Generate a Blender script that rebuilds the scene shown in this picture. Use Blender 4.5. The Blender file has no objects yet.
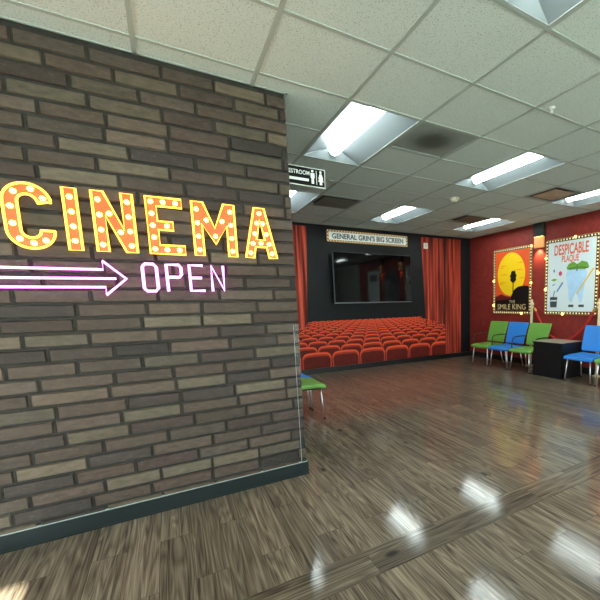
import bpy, bmesh, math, random
from mathutils import Vector, Matrix
random.seed(7)
SC = bpy.context.scene
COL = SC.collection
PI = math.pi

# ------------------------------------------------------------------ dimensions (metres)
HZ = 2.751          # ceiling height
YF = 6.903          # far (back) wall
XR = 6.097          # right wall
YB = 2.833          # face of the brick wall
XE = 0.807          # end of the brick wall
XL = -3.2           # room side behind the photographer's left
YN = -2.0           # window wall behind the photographer
GX, GY = 0.6268, 0.5939
GX0, GY0 = -0.0295, 2.663

# ------------------------------------------------------------------ material helpers
def lin(c):
    return tuple(((v/255)/12.92 if v/255 <= 0.04045 else ((v/255+0.055)/1.055)**2.4) for v in c) + (1.0,)

def mat(name, rgb, rough=0.5, metal=0.0, spec=0.5, coat=0.0, emit=None, estr=0.0):
    m = bpy.data.materials.new(name); m.use_nodes = True
    b = m.node_tree.nodes['Principled BSDF']
    b.inputs['Base Color'].default_value = lin(rgb)
    b.inputs['Roughness'].default_value = rough
    b.inputs['Metallic'].default_value = metal
    b.inputs['Specular IOR Level'].default_value = spec
    b.inputs['Coat Weight'].default_value = coat
    if emit:
        b.inputs['Emission Color'].default_value = lin(emit)
        b.inputs['Emission Strength'].default_value = estr
    return m

def nd(m, kind, **kw):
    n = m.node_tree.nodes.new(kind)
    for k, v in kw.items():
        if k.startswith('_'):
            setattr(n, k[1:], v)
        else:
            n.inputs[k].default_value = v
    return n

def lk(m, a, ao, b, bi):
    m.node_tree.links.new(a.outputs[ao], b.inputs[bi])

def ramp(m, stops):
    r = m.node_tree.nodes.new('ShaderNodeValToRGB')
    els = r.color_ramp.elements
    while len(els) < len(stops): els.new(0.5)
    for e, (p, c) in zip(els, stops):
        e.position = p; e.color = lin(c)
    return r

def noisy(m, scale=8.0, lo=0.8, hi=1.15, detail=4.0, bump=0.0, vec_scale=None, bscale=None):
    """multiply the base colour by a noise and optionally bump it"""
    b = m.node_tree.nodes['Principled BSDF']
    tc = nd(m, 'ShaderNodeTexCoord')
    src, so = tc, 'Object'
    if vec_scale:
        mp = nd(m, 'ShaderNodeMapping'); mp.inputs['Scale'].default_value = vec_scale
        lk(m, tc, 'Object', mp, 'Vector'); src, so = mp, 'Vector'
    n = nd(m, 'ShaderNodeTexNoise', Scale=scale, Detail=detail)
    lk(m, src, so, n, 'Vector')
    mr = nd(m, 'ShaderNodeMapRange'); mr.inputs['From Min'].default_value = 0.3; mr.inputs['From Max'].default_value = 0.7
    mr.inputs['To Min'].default_value = lo; mr.inputs['To Max'].default_value = hi
    lk(m, n, 'Fac', mr, 'Value')
    mx = nd(m, 'ShaderNodeVectorMath', _operation='SCALE')
    mx.inputs[0].default_value = b.inputs['Base Color'].default_value[:3]
    lk(m, mr, 'Result', mx, 'Scale')
    lk(m, mx, 'Vector', b, 'Base Color')
    if bump:
        n2 = nd(m, 'ShaderNodeTexNoise', Scale=bscale or scale*4, Detail=5.0)
        lk(m, src, so, n2, 'Vector')
        bp = nd(m, 'ShaderNodeBump', Strength=bump, Distance=0.004)
        lk(m, n2, 'Fac', bp, 'Height'); lk(m, bp, 'Normal', b, 'Normal')
    return m

# ------------------------------------------------------------------ mesh helpers
class MB:
    """collects shapes and links them as ONE mesh object"""
    def __init__(s): s.v = []; s.f = []; s.mi = []; s.sm = []; s.fc = []
    def add(s, vs, fs, mi=0, smooth=False, col=None):
        o = len(s.v); s.v += [tuple(p) for p in vs]
        for f in fs:
            s.f.append(tuple(i+o for i in f)); s.mi.append(mi); s.sm.append(smooth); s.fc.append(col or (1, 1, 1, 1))
        return s
    def box(s, a, b, mi=0):
        (x0, y0, z0), (x1, y1, z1) = a, b
        vs = [(x0,y0,z0),(x1,y0,z0),(x1,y1,z0),(x0,y1,z0),(x0,y0,z1),(x1,y0,z1),(x1,y1,z1),(x0,y1,z1)]
        fs = [(0,3,2,1),(4,5,6,7),(0,1,5,4),(1,2,6,5),(2,3,7,6),(3,0,4,7)]
        return s.add(vs, fs, mi)
    def quad(s, a, b, c, d, mi=0): return s.add([a,b,c,d], [(0,1,2,3)], mi)
    def cyl(s, a, b, r, n=16, mi=0, r2=None, smooth=True, caps=True):
        a = Vector(a); b = Vector(b); r2 = r if r2 is None else r2
        d = (b-a).normalized(); t = Vector((1,0,0)) if abs(d.x) < 0.9 else Vector((0,1,0))
        u = d.cross(t).normalized(); w = d.cross(u)
        vs = []
        for k in range(n):
            q = 2*PI*k/n; e = u*math.cos(q)+w*math.sin(q)
            vs += [a+e*r, b+e*r2]
        s.add(vs, [(2*k, 2*((k+1) % n), 2*((k+1) % n)+1, 2*k+1) for k in range(n)], mi, smooth)
        if caps:
            s.add([vs[2*k] for k in range(n)], [tuple(range(n))], mi)
            s.add([vs[2*k+1] for k in range(n)], [tuple(reversed(range(n)))], mi)
        return s
    def tube(s, pts, r, n=8, mi=0, closed=False):
        pts = [Vector(p) for p in pts]; N = len(pts); vs = []; up = None
        for i, p in enumerate(pts):
            a = pts[i-1] if (i > 0 or closed) else p
            b = pts[(i+1) % N] if (i < N-1 or closed) else p
            d = (b-a).normalized()
            if up is None: up = Vector((0,0,1)) if abs(d.z) < 0.9 else Vector((0,1,0))
            u = d.cross(up).normalized(); w = u.cross(d).normalized(); up = w
            for k in range(n):
                q = 2*PI*k/n; vs.append(p+(u*math.cos(q)+w*math.sin(q))*r)
        fs = []
        for i in range(N if closed else N-1):
            j = (i+1) % N
            for k in range(n):
                fs.append((i*n+k, i*n+(k+1) % n, j*n+(k+1) % n, j*n+k))
        if not closed:
            fs.append(tuple(reversed(range(n)))); fs.append(tuple((N-1)*n+k for k in range(n)))
        return s.add(vs, fs, mi, True)
    def plate(s, pts, y, th, mi=0):
        """outline in local X/Z, front at y, thickness th into the wall (+y)"""
        n = len(pts)
        area = sum(pts[i][0]*pts[(i+1) % n][1]-pts[(i+1) % n][0]*pts[i][1] for i in range(n))
        if area < 0: pts = pts[::-1]
        vs = [(x, y, z) for x, z in pts]+[(x, y+th, z) for x, z in pts]
        fs = [tuple(range(n)), tuple(reversed(range(n, 2*n)))]+[(i, n+i, n+(i+1) % n, (i+1) % n) for i in range(n)]
        return s.add(vs, fs, mi)
    def lathe(s, prof, c=(0,0,0), n=20, mi=0, axis='Z'):
        vs = []; P = len(prof)
        for k in range(n):
            q = 2*PI*k/n
            for r, h in prof:
                if axis == 'Z': vs.append((c[0]+r*math.cos(q), c[1]+r*math.sin(q), c[2]+h))
                else: vs.append((c[0]+r*math.cos(q), c[1]+h, c[2]+r*math.sin(q)))
        fs = []
        for k in range(n):
            for i in range(P-1):
                a = k*P+i; b = ((k+1) % n)*P+i
                fs.append((a, b, b+1, a+1) if axis == 'Z' else (a, a+1, b+1, b))
        return s.add(vs, fs, mi, True)
    def rbox(s, a, b, r, segs=3, mi=0, cuts=(0,0,0), fn=None, smooth=True):
        bm = bmesh.new(); bmesh.ops.create_cube(bm, size=1)
        c = [(a[i]+b[i])/2 for i in range(3)]; d = [b[i]-a[i] for i in range(3)]
        for v in bm.verts: v.co = Vector((c[0]+v.co.x*d[0], c[1]+v.co.y*d[1], c[2]+v.co.z*d[2]))
        bmesh.ops.bevel(bm, geom=list(bm.edges), offset=r, segments=segs, profile=0.5, affect='EDGES')
        for ax in range(3):
            for k in range(cuts[ax]):
                t = (k+1)/(cuts[ax]+1); co = [0,0,0]; no = [0,0,0]; co[ax] = a[ax]+d[ax]*t; no[ax] = 1
                bmesh.ops.bisect_plane(bm, geom=bm.verts[:]+bm.edges[:]+bm.faces[:], plane_co=co, plane_no=no)
        bmesh.ops.recalc_face_normals(bm, faces=bm.faces)
        bm.verts.index_update()
        vs = [fn(v.co.copy()) if fn else v.co.copy() for v in bm.verts]
        s.add(vs, [tuple(v.index for v in f.verts) for f in bm.faces], mi, smooth); bm.free()
        return s
    def mesh(s, me_from, M=None, mi=0):
        vs = [(M @ v.co if M else v.co) for v in me_from.vertices]
        return s.add(vs, [tuple(p.vertices) for p in me_from.polygons], mi)
    def build(s, name, mats, parent=None, loc=None, rz=0.0, color=False):
        me = bpy.data.meshes.new(name); me.from_pydata(s.v, [], s.f); me.update()
        if not isinstance(mats, (list, tuple)): mats = [mats]
        for m in mats: me.materials.append(m)
        me.polygons.foreach_set('material_index', s.mi); me.polygons.foreach_set('use_smooth', s.sm)
        if color:
            ca = me.color_attributes.new('Col', 'FLOAT_COLOR', 'CORNER')
            buf = []
            for p, c in zip(me.polygons, s.fc):
                buf += list(c)*p.loop_total
            ca.data.foreach_set('color', buf)
        o = bpy.data.objects.new(name, me); COL.objects.link(o)
        if loc: o.location = loc
        o.rotation_euler = (0, 0, rz)
        if parent: o.parent = parent
        return o

def tag(o, label, cat, group=None):
    o['label'] = label; o['category'] = cat
    if group: o['group'] = group
    return o
def struct(o): o['kind'] = 'structure'; return o
def thing(name, label, cat, loc=(0,0,0), rz=0.0, group=None):
    o = bpy.data.objects.new(name, None); COL.objects.link(o); o.empty_display_size = 0.1
    o.location = loc; o.rotation_euler = (0, 0, rz)
    return tag(o, label, cat, group)
def dup(o, parent, loc=None):
    c = o.copy(); COL.objects.link(c); c.parent = parent
    if loc: c.location = loc
    return c

def curve_mesh(splines, extrude=0.0, bevel=0.0, fill=True, res=3):
    """2D outlines (x, z) -> mesh in local X/Z, extruded both ways along Y"""
    cu = bpy.data.curves.new('outline', 'CURVE'); cu.dimensions = '2D' if fill else '3D'
    cu.fill_mode = 'BOTH' if fill else 'FULL'
    cu.extrude = extrude; cu.bevel_depth = bevel; cu.bevel_resolution = res
    for pts, cyc in splines:
        sp = cu.splines.new('POLY'); sp.points.add(len(pts)-1); sp.use_cyclic_u = cyc
        for p, (x, z) in zip(sp.points, pts): p.co = (x, z, 0, 1)
    if not fill: cu.use_fill_caps = True
    return _to_mesh(cu)
def _to_mesh(data):
    o = bpy.data.objects.new('outline', data); COL.objects.link(o)
    dg = bpy.context.evaluated_depsgraph_get(); dg.update()
    me = bpy.data.meshes.new_from_object(o.evaluated_get(dg))
    bpy.data.objects.remove(o)
    me.transform(Matrix.Rotation(PI/2, 4, 'X'))
    return me
def text_mesh(s, x0, x1, z0, z1, extrude=0.001, bold=0.0, y=0.0, spacing=1.0):
    cu = bpy.data.curves.new('lettering', 'FONT'); cu.body = s; cu.extrude = extrude; cu.offset = bold; cu.size = 1.0
    cu.space_character = spacing
    me = _to_mesh(cu)
    xs = [v.co.x for v in me.vertices]; zs = [v.co.z for v in me.vertices]
    sx = (x1-x0)/(max(xs)-min(xs)); sz = (z1-z0)/(max(zs)-min(zs)); mx, mz = min(xs), min(zs)
    for v in me.vertices:
        v.co = Vector((x0+(v.co.x-mx)*sx, y+v.co.y*0.02, z0+(v.co.z-mz)*sz))
    return me
def link_mesh(name, me, m, parent=None, loc=None):
    me.name = name
    me.materials.clear(); me.materials.append(m)
    o = bpy.data.objects.new(name, me); COL.objects.link(o)
    if parent: o.parent = parent
    if loc: o.location = loc
    return o

# ------------------------------------------------------------------ materials
# bricks: the colour of each brick, mottled and pitted
M_BRICK = mat('brick', (120,104,92), 0.72, spec=0.3)
def _brick():
    m = M_BRICK; b = m.node_tree.nodes['Principled BSDF']
    at = nd(m, 'ShaderNodeVertexColor', _layer_name='Col')
    tc = nd(m, 'ShaderNodeTexCoord')
    mp = nd(m, 'ShaderNodeMapping'); mp.inputs['Scale'].default_value = (1.0, 1.0, 2.6); lk(m, tc, 'Object', mp, 'Vector')
    n1 = nd(m, 'ShaderNodeTexNoise', Scale=16.0, Detail=5.0, Roughness=0.6); lk(m, mp, 'Vector', n1, 'Vector')
    mr = nd(m, 'ShaderNodeMapRange'); mr.inputs['From Min'].default_value = 0.3; mr.inputs['From Max'].default_value = 0.72
    mr.inputs['To Min'].default_value = 0.72; mr.inputs['To Max'].default_value = 1.25; lk(m, n1, 'Fac', mr, 'Value')
    sc = nd(m, 'ShaderNodeVectorMath', _operation='SCALE'); lk(m, at, 'Color', sc, 0); lk(m, mr, 'Result', sc, 'Scale')
    # pale scuffed flecks
    n2 = nd(m, 'ShaderNodeTexNoise', Scale=38.0, Detail=6.0, Roughness=0.7); lk(m, mp, 'Vector', n2, 'Vector')
    r2 = ramp(m, [(0.57, (0,0,0)), (0.68, (150,150,150))]); lk(m, n2, 'Fac', r2, 'Fac')
    mx = nd(m, 'ShaderNodeMix', _data_type='RGBA'); lk(m, r2, 'Color', mx, 0); lk(m, sc, 'Vector', mx, 6)
    mx.inputs[7].default_value = lin((116,100,86))
    lk(m, mx, 2, b, 'Base Color')
    n3 = nd(m, 'ShaderNodeTexNoise', Scale=60.0, Detail=5.0); lk(m, tc, 'Object', n3, 'Vector')
    bp = nd(m, 'ShaderNodeBump', Strength=0.35, Distance=0.003); lk(m, n3, 'Fac', bp, 'Height'); lk(m, bp, 'Normal', b, 'Normal')
_brick()
M_MORTAR = noisy(mat('mortar', (40,37,33), 0.9), 40, 0.75, 1.15, bump=0.4)

def floor_material(name, along_x, dark, scale_lum):
    m = mat(name, (120,105,88), 0.2, spec=0.12, coat=0.75)
    m.node_tree.nodes['Principled BSDF'].inputs['Coat Roughness'].default_value = 0.085
    b = m.node_tree.nodes['Principled BSDF']
    tc = nd(m, 'ShaderNodeTexCoord'); sp = nd(m, 'ShaderNodeSeparateXYZ'); lk(m, tc, 'Object', sp, 'Vector')
    cb = nd(m, 'ShaderNodeCombineXYZ')       # plank space: X along the board, Y across
    if along_x: lk(m, sp, 'X', cb, 'X'); lk(m, sp, 'Y', cb, 'Y')
    else: lk(m, sp, 'Y', cb, 'X'); lk(m, sp, 'X', cb, 'Y')
    br = nd(m, 'ShaderNodeTexBrick', Scale=1.0)
    br.offset = 0.37; br.offset_frequency = 2
    br.inputs['Color1'].default_value = (0,0,0,1); br.inputs['Color2'].default_value = (1,1,1,1); br.inputs['Mortar'].default_value = (0.5,0.5,0.5,1)
    br.inputs['Mortar Size'].default_value = 0.0012; br.inputs['Brick Width'].default_value = 1.22; br.inputs['Row Height'].default_value = 0.152
    br.inputs['Mortar Smooth'].default_value = 0.2
    lk(m, cb, 'Vector', br, 'Vector')
    # per-board offset of the grain
    off = nd(m, 'ShaderNodeVectorMath', _operation='MULTIPLY'); lk(m, br, 'Color', off, 0); off.inputs[1].default_value = (7.0, 3.0, 5.0)
    ad = nd(m, 'ShaderNodeVectorMath', _operation='ADD'); lk(m, cb, 'Vector', ad, 0); lk(m, off, 'Vector', ad, 1)
    # wandering cathedral rings
    mp = nd(m, 'ShaderNodeMapping'); mp.inputs['Scale'].default_value = (0.75, 9.0, 1.0); lk(m, ad, 'Vector', mp, 'Vector')
    n0 = nd(m, 'ShaderNodeTexNoise', Scale=1.3, Detail=2.0, Roughness=0.45, Distortion=0.3); lk(m, mp, 'Vector', n0, 'Vector')
    rg = nd(m, 'ShaderNodeMath', _operation='MULTIPLY'); lk(m, n0, 'Fac', rg, 0); rg.inputs[1].default_value = 22.0
    fr = nd(m, 'ShaderNodeMath', _operation='PINGPONG'); lk(m, rg, 0, fr, 0); fr.inputs[1].default_value = 1.0
    # fine streaks
    mp2 = nd(m, 'ShaderNodeMapping'); mp2.inputs['Scale'].default_value = (1.7, 120.0, 1.0); lk(m, ad, 'Vector', mp2, 'Vector')
    n1 = nd(m, 'ShaderNodeTexNoise', Scale=1.0, Detail=6.0, Roughness=0.65); lk(m, mp2, 'Vector', n1, 'Vector')
    # broad streaks
    mp3 = nd(m, 'ShaderNodeMapping'); mp3.inputs['Scale'].default_value = (0.8, 34.0, 1.0); lk(m, ad, 'Vector', mp3, 'Vector')
    n2 = nd(m, 'ShaderNodeTexNoise', Scale=1.0, Detail=4.0, Roughness=0.6); lk(m, mp3, 'Vector', n2, 'Vector')
    a1 = nd(m, 'ShaderNodeMath', _operation='MULTIPLY_ADD'); lk(m, fr, 0, a1, 0); a1.inputs[1].default_value = 0.24; lk(m, n1, 'Fac', a1, 2)
    a2 = nd(m, 'ShaderNodeMath', _operation='MULTIPLY_ADD'); lk(m, n2, 'Fac', a2, 0); a2.inputs[1].default_value = 0.72; lk(m, a1, 0, a2, 2)
    mr = nd(m, 'ShaderNodeMapRange'); mr.inputs['From Min'].default_value = 0.60; mr.inputs['From Max'].default_value = 1.32; lk(m, a2, 0, mr, 'Value')
    rp = ramp(m, [(0.0, (34,27,22)), (0.25, (72,60,50)), (0.5, (106,92,77)), (0.75, (130,115,98)), (1.0, (158,143,124))])
    lk(m, mr, 'Result', rp, 'Fac')
    # board to board tone
    tn = nd(m, 'ShaderNodeMapRange'); tn.inputs['To Min'].default_value = 0.78*scale_lum; tn.inputs['To Max'].default_value = 1.14*scale_lum; lk(m, br, 'Color', tn, 'Value')
    s2 = nd(m, 'ShaderNodeVectorMath', _operation='SCALE'); lk(m, rp, 'Color', s2, 0); lk(m, tn, 'Result', s2, 'Scale')
    # knots
    vo = nd(m, 'ShaderNodeTexVoronoi', Scale=1.0); mp4 = nd(m, 'ShaderNodeMapping'); mp4.inputs['Scale'].default_value = (1.9, 3.8, 1.0)
    lk(m, ad, 'Vector', mp4, 'Vector'); lk(m, mp4, 'Vector', vo, 'Vector')
    kr = ramp(m, [(0.045, (24,19,16)), (0.10, (255,255,255))]); lk(m, vo, 'Distance', kr, 'Fac')
    kx = nd(m, 'ShaderNodeMix', _data_type='RGBA', _blend_type='MULTIPLY'); kx.inputs[0].default_value = 0.85
    lk(m, s2, 'Vector', kx, 6); lk(m, kr, 'Color', kx, 7)
    # joints
    jx = nd(m, 'ShaderNodeMix', _data_type='RGBA'); lk(m, br, 'Fac', jx, 0); lk(m, kx, 2, jx, 6); jx.inputs[7].default_value = lin((44,37,31))
    lk(m, jx, 2, b, 'Base Color')
    rr = nd(m, 'ShaderNodeMapRange'); rr.inputs['To Min'].default_value = 0.32; rr.inputs['To Max'].default_value = 0.5; lk(m, n1, 'Fac', rr, 'Value')
    lk(m, rr, 'Result', b, 'Roughness')
    bp = nd(m, 'ShaderNodeBump', Strength=0.18, Distance=0.002); lk(m, a2, 0, bp, 'Height'); lk(m, bp, 'Normal', b, 'Normal')
    b2 = nd(m, 'ShaderNodeBump', Strength=0.10, Distance=0.002); lk(m, a2, 0, b2, 'Height'); lk(m, b2, 'Normal', b, 'Coat Normal')
    return m
M_FLOOR = floor_material('wood_plank_floor', False, 0, 1.0)
M_STRIP = floor_material('wood_plank_strip', True, 0, 0.72)

# acoustic ceiling tile: pinholes and fissures
M_TILE = mat('ceiling_tile', (204,212,208), 0.95, spec=0.2)
def _tile():
    m = M_TILE; b = m.node_tree.nodes['Principled BSDF']
    tc = nd(m, 'ShaderNodeTexCoord')
    n = nd(m, 'ShaderNodeTexNoise', Scale=130.0, Detail=2.0, Roughness=0.6); lk(m, tc, 'Object', n, 'Vector')
    r = ramp(m, [(0.34, (138,144,140)), (0.41, (204,212,208))]); lk(m, n, 'Fac', r, 'Fac'); lk(m, r, 'Color', b, 'Base Color')
    bp = nd(m, 'ShaderNodeBump', Strength=0.4, Distance=0.003); lk(m, n, 'Fac', bp, 'Height'); lk(m, bp, 'Normal', b, 'Normal')
_tile()
M_GRID = mat('ceiling_grid_metal', (164,171,166), 0.5)
M_WHITE = mat('white_paint', (205,208,204), 0.6)
M_GREYWALL = noisy(mat('grey_paint', (168,170,166), 0.8), 5, 0.95, 1.05)
M_BLACKWALL = noisy(mat('black_print', (18,21,24), 0.6, spec=0.25), 6, 0.85, 1.2)
M_REDWALL = mat('red_wallpaper', (112,36,30), 0.6, spec=0.25)
def _red():
    m = M_REDWALL; b = m.node_tree.nodes['Principled BSDF']
    tc = nd(m, 'ShaderNodeTexCoord')
    w = nd(m, 'ShaderNodeTexVoronoi', Scale=5.0); w.feature = 'SMOOTH_F1'; lk(m, tc, 'Object', w, 'Vector')
    n = nd(m, 'ShaderNodeTexNoise', Scale=9.0, Detail=3.0, Distortion=1.5); lk(m, tc, 'Object', n, 'Vector')
    a = nd(m, 'ShaderNodeMath', _operation='ADD'); lk(m, w, 'Distance', a, 0); lk(m, n, 'Fac', a, 1)
    r = ramp(m, [(0.60, (136,47,40)), (0.85, (120,39,34)), (1.0, (131,45,38))]); lk(m, a, 0, r, 'Fac'); lk(m, r, 'Color', b, 'Base Color')
_red()
M_BASE = mat('teal_black_vinyl', (16,26,27), 0.45, spec=0.3)
M_BASEBLK = mat('black_vinyl', (16,17,18), 0.45)
M_CAULK = mat('grey_caulk', (150,158,154), 0.6)
M_CLEAR = mat('clear_plastic', (210,218,220), 0.12)
M_LAMP = mat('lamp_lens', (250,252,250), 0.6, emit=(240,255,252), estr=19.0)
M_REFL = mat('lamp_reflector', (116,123,126), 0.45)
M_LAMPCAP = mat('lamp_end_cap', (230,234,232), 0.5, emit=(240,255,252), estr=1.6)
M_LAMPFRAME = mat('lamp_frame', (150,154,152), 0.5)
M_CHROME = mat('chrome', (235,237,240), 0.28, metal=1.0)
M_BLACKMETAL = mat('black_metal', (18,18,20), 0.4)
M_RUBBER = mat('black_rubber', (20,20,20), 0.7)
M_GREEN = noisy(mat('green_vinyl', (104,156,64), 0.45), 30, 0.94, 1.05, bump=0.12, bscale=220)
M_BLUE = noisy(mat('blue_vinyl', (38,122,205), 0.45), 30, 0.94, 1.05, bump=0.12, bscale=220)
M_BLACKLAM = mat('black_laminate', (13,14,17), 0.4)
M_TOPLAM = noisy(mat('pale_laminate', (150,142,132), 0.4), 60, 0.9, 1.08)
M_SCREEN = mat('television_glass', (4,4,5), 0.045, spec=0.32)
M_BEZEL = mat('television_bezel', (14,14,15), 0.35)
M_BEZELCHIN = mat('television_silver_edge', (118,118,122), 0.35, metal=0.8)
M_ORANGE = mat('orange_letter_face', (206,74,26), 0.4, emit=(240,92,30), estr=0.30)
M_YELLOW = mat('yellow_neon_outline', (255,205,70), 0.4, emit=(255,190,62), estr=1.6)
M_BULB = mat('warm_bulb', (255,245,200), 0.3, emit=(255,200,54), estr=10.0)  # glow added to bulbs that are only printed on the mural
M_PINK = mat('pink_neon', (250,190,245), 0.3, emit=(252,132,250), estr=2.6)  # glow added to tubes that are only printed on the mural
M_NEONEND = mat('neon_black_support', (40,32,36), 0.5)
M_CREAM = mat('cream_bulb', (250,236,200), 0.35, emit=(255,230,170), estr=0.16)
M_GLOWBULB = mat('glowing_gold_bulb', (255,232,150), 0.3, emit=(255,206,80), estr=5.0)
M_GOLDEDGE = mat('gold_edge', (196,150,62), 0.4, metal=0.5)
M_DARKBROWN = mat('dark_brown_frame', (52,24,16), 0.5)
M_SIGNBROWN = mat('copper_frame', (134,74,44), 0.5)
M_PAPER = mat('pale_poster_paper', (214,224,228), 0.4)
M_SIGNPAPER = mat('sign_face', (244,246,244), 0.5)
M_NAVYINK = mat('dark_navy_ink', (30,48,62), 0.5)
M_POSTERORANGE = mat('orange_ink', (232,88,40), 0.4)
M_SUNINK = mat('yellow_ink', (250,204,28), 0.4)
M_STRIPEINK = mat('amber_ink', (240,146,30), 0.4)
M_HAZEINK = mat('maroon_ink', (104,30,26), 0.4)
M_BLACKINK = mat('black_ink', (14,12,13), 0.4)
M_GOLDINK = mat('gold_ink', (226,196,140), 0.4)
M_TITLEINK = mat('red_orange_ink', (222,98,56), 0.4)
M_TOOTHINK = noisy(mat('pale_blue_ink', (176,208,236), 0.4), 6, 0.9, 1.12)
M_GREENINK = noisy(mat('leaf_green_ink', (108,158,52), 0.4), 14, 0.8, 1.15)
M_GREENDARK = mat('dark_green_ink', (44,74,36), 0.4)
M_YELLOWINK = mat('mustard_ink', (228,182,52), 0.4)
M_MAGENTAINK = mat('magenta_ink', (204,62,108), 0.4)
M_BLUEINK = mat('steel_blue_ink', (96,138,186), 0.4)
M_CHARCOAL = mat('charcoal_ink', (66,74,78), 0.4)
M_POST = mat('cream_lacquer', (214,196,156), 0.35)
M_ROPE = noisy(mat('red_velvet', (176,32,30), 0.8), 60, 0.8, 1.15)
M_SIGNBLACK = mat('sign_black', (12,15,15), 0.6, spec=0.15)
M_SIGNWHITE = mat('sign_white', (232,236,232), 0.5)
M_SWITCH = mat('ivory_plastic', (222,222,212), 0.4)
M_SMOKE = mat('detector_plastic', (218,212,192), 0.5)
M_VENT = mat('vent_metal', (150,155,150), 0.5)
M_VENTDARK = mat('vent_dark', (38,40,38), 0.8)
M_VENTBOUNCE = noisy(mat('vent_panel_wall_tint', (178,150,122), 0.5), 6, 0.7, 1.15)  # tan is the red wall's reflection painted into the panel
M_COLUMNCAP = mat('column_cap_dark', (34,40,40), 0.8)
M_COLUMNGLOW = mat('column_gold_glow', (214,158,96), 0.45, emit=(236,160,84), estr=0.22)  # glow stands in for the column's printed gold
M_ADDEDLAMP = mat('added_column_lamp', (255,214,140), 0.5, emit=(255,176,82), estr=6.0)

# printed curtain: vertical folds
def curtain_mat(name, k):
    m = mat(name, (150,52,38), 0.65, spec=0.2); b = m.node_tree.nodes['Principled BSDF']
    tc = nd(m, 'ShaderNodeTexCoord'); mp = nd(m, 'ShaderNodeMapping'); mp.inputs['Scale'].default_value = (1.0, 0.0, 0.03)
    lk(m, tc, 'Object', mp, 'Vector')
    n = nd(m, 'ShaderNodeTexNoise', Scale=k, Detail=3.0, Roughness=0.55); lk(m, mp, 'Vector', n, 'Vector')
    r = ramp(m, [(0.34, (66,20,17)), (0.47, (124,40,29)), (0.56, (170,62,45)), (0.68, (214,92,66))]); lk(m, n, 'Fac', r, 'Fac')
    lk(m, r, 'Color', b, 'Base Color')
    return m
M_CURTAIN = curtain_mat('curtain_print', 16.0)
M_SEATBODY = noisy(mat('seat_print_body', (98,28,21), 0.6, spec=0.2), 7, 0.85, 1.15)
M_SEATMID = mat('seat_print_shoulder', (164,52,35), 0.6, spec=0.2)
M_SEATRIM = mat('seat_print_rim', (240,90,54), 0.6, spec=0.2)
M_SEATGAP = mat('seat_print_gap', (52,16,14), 0.7)

M_GLASS = bpy.data.materials.new('window_glass'); M_GLASS.use_nodes = True
def _glass():
    nt = M_GLASS.node_tree; nt.nodes.clear()
    out = nt.nodes.new('ShaderNodeOutputMaterial'); mx = nt.nodes.new('ShaderNodeMixShader')
    tr = nt.nodes.new('ShaderNodeBsdfTransparent'); gl = nt.nodes.new('ShaderNodeBsdfGlossy'); gl.inputs['Roughness'].default_value = 0.02
    tr.inputs['Color'].default_value = (0.92, 0.96, 0.94, 1)
    mx.inputs[0].default_value = 0.07
    nt.links.new(tr.outputs[0], mx.inputs[1]); nt.links.new(gl.outputs[0], mx.inputs[2]); nt.links.new(mx.outputs[0], out.inputs[0])
_glass()
M_PLASTICGUARD = bpy.data.materials.new('clear_guard'); M_PLASTICGUARD.use_nodes = True
def _guard():
    nt = M_PLASTICGUARD.node_tree; nt.nodes.clear()
    out = nt.nodes.new('ShaderNodeOutputMaterial'); mx = nt.nodes.new('ShaderNodeMixShader')
    tr = nt.nodes.new('ShaderNodeBsdfTransparent'); gl = nt.nodes.new('ShaderNodeBsdfGlossy'); gl.inputs['Roughness'].default_value = 0.15
    mx.inputs[0].default_value = 0.012
    nt.links.new(tr.outputs[0], mx.inputs[1]); nt.links.new(gl.outputs[0], mx.inputs[2]); nt.links.new(mx.outputs[0], out.inputs[0])
_guard()
M_ALU = mat('window_frame_metal', (120,124,124), 0.4, metal=0.6)
M_PAVE = mat('pavement_concrete', (146,155,150), 0.9)

# ------------------------------------------------------------------ room shell
fl = struct(MB().box((XL-0.1, YN-0.1, -0.1), (XR+0.1, YF+0.1, 0.0)).build('floor', M_FLOOR))
st = struct(MB().box((XE-4.0, 1.515, 0.0), (XR-0.02, 1.722, 0.0022)).build('trim_1', M_STRIP))
struct(MB().box((-30, -40, -0.35), (30, 30, -0.15)).build('pavement', M_PAVE))

# brick wall with every brick proud of its mortar bed
wl = MB()
wl.box((XL-0.1, YB, 0), (XE, YF+0.1, HZ+0.15))
wall_left = struct(wl.build('wall_left', [M_MORTAR]))
PAL = [(104,86,74),(96,79,68),(90,74,65),(108,95,80),(74,61,56),(93,76,66),(84,67,60),(106,92,77),(96,81,71),(68,58,54),(99,80,70),(88,70,61)]
bk = MB(); pitch = 0.0812; z = 2.722; row = 0
while z > 0.05:
    x = XL - random.uniform(0, 0.25)
    while x < XE:
        L = random.uniform(0.262, 0.335)
        x1 = min(x+L, XE)
        if XE - x1 < 0.035: x1 = XE
        h = 0.0685+random.uniform(-0.002, 0.002)
        if x1 - x > 0.03:
            c = random.choice(PAL); k = random.uniform(0.84, 1.12)
            col = lin([v*k*0.79 for v in c])
            d = 0.0125; e = 0.005
            j = lambda: random.uniform(-0.0015, 0.0015)
            za = z-h; zb = z
            rx = 0 if x1 == XE else e
            back = [(x, YB, za), (x1, YB, za), (x1, YB, zb), (x, YB, zb)]
            fr = [(x+e+j(), YB-d+j()*0.5, za+e+j()), (x1-rx+(j() if rx else 0), YB-d, za+e+j()), (x1-rx, YB-d, zb-e+j()), (x+e+j(), YB-d, zb-e+j())]
            bk.add(back+fr, [(4,5,6,7), (0,1,5,4), (1,2,6,5), (2,3,7,6), (3,0,4,7)], 0, False, col)
        x = x1+0.0135
    z -= pitch; row += 1
bk.build('brick_facing', M_BRICK, wall_left, color=True)

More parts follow.
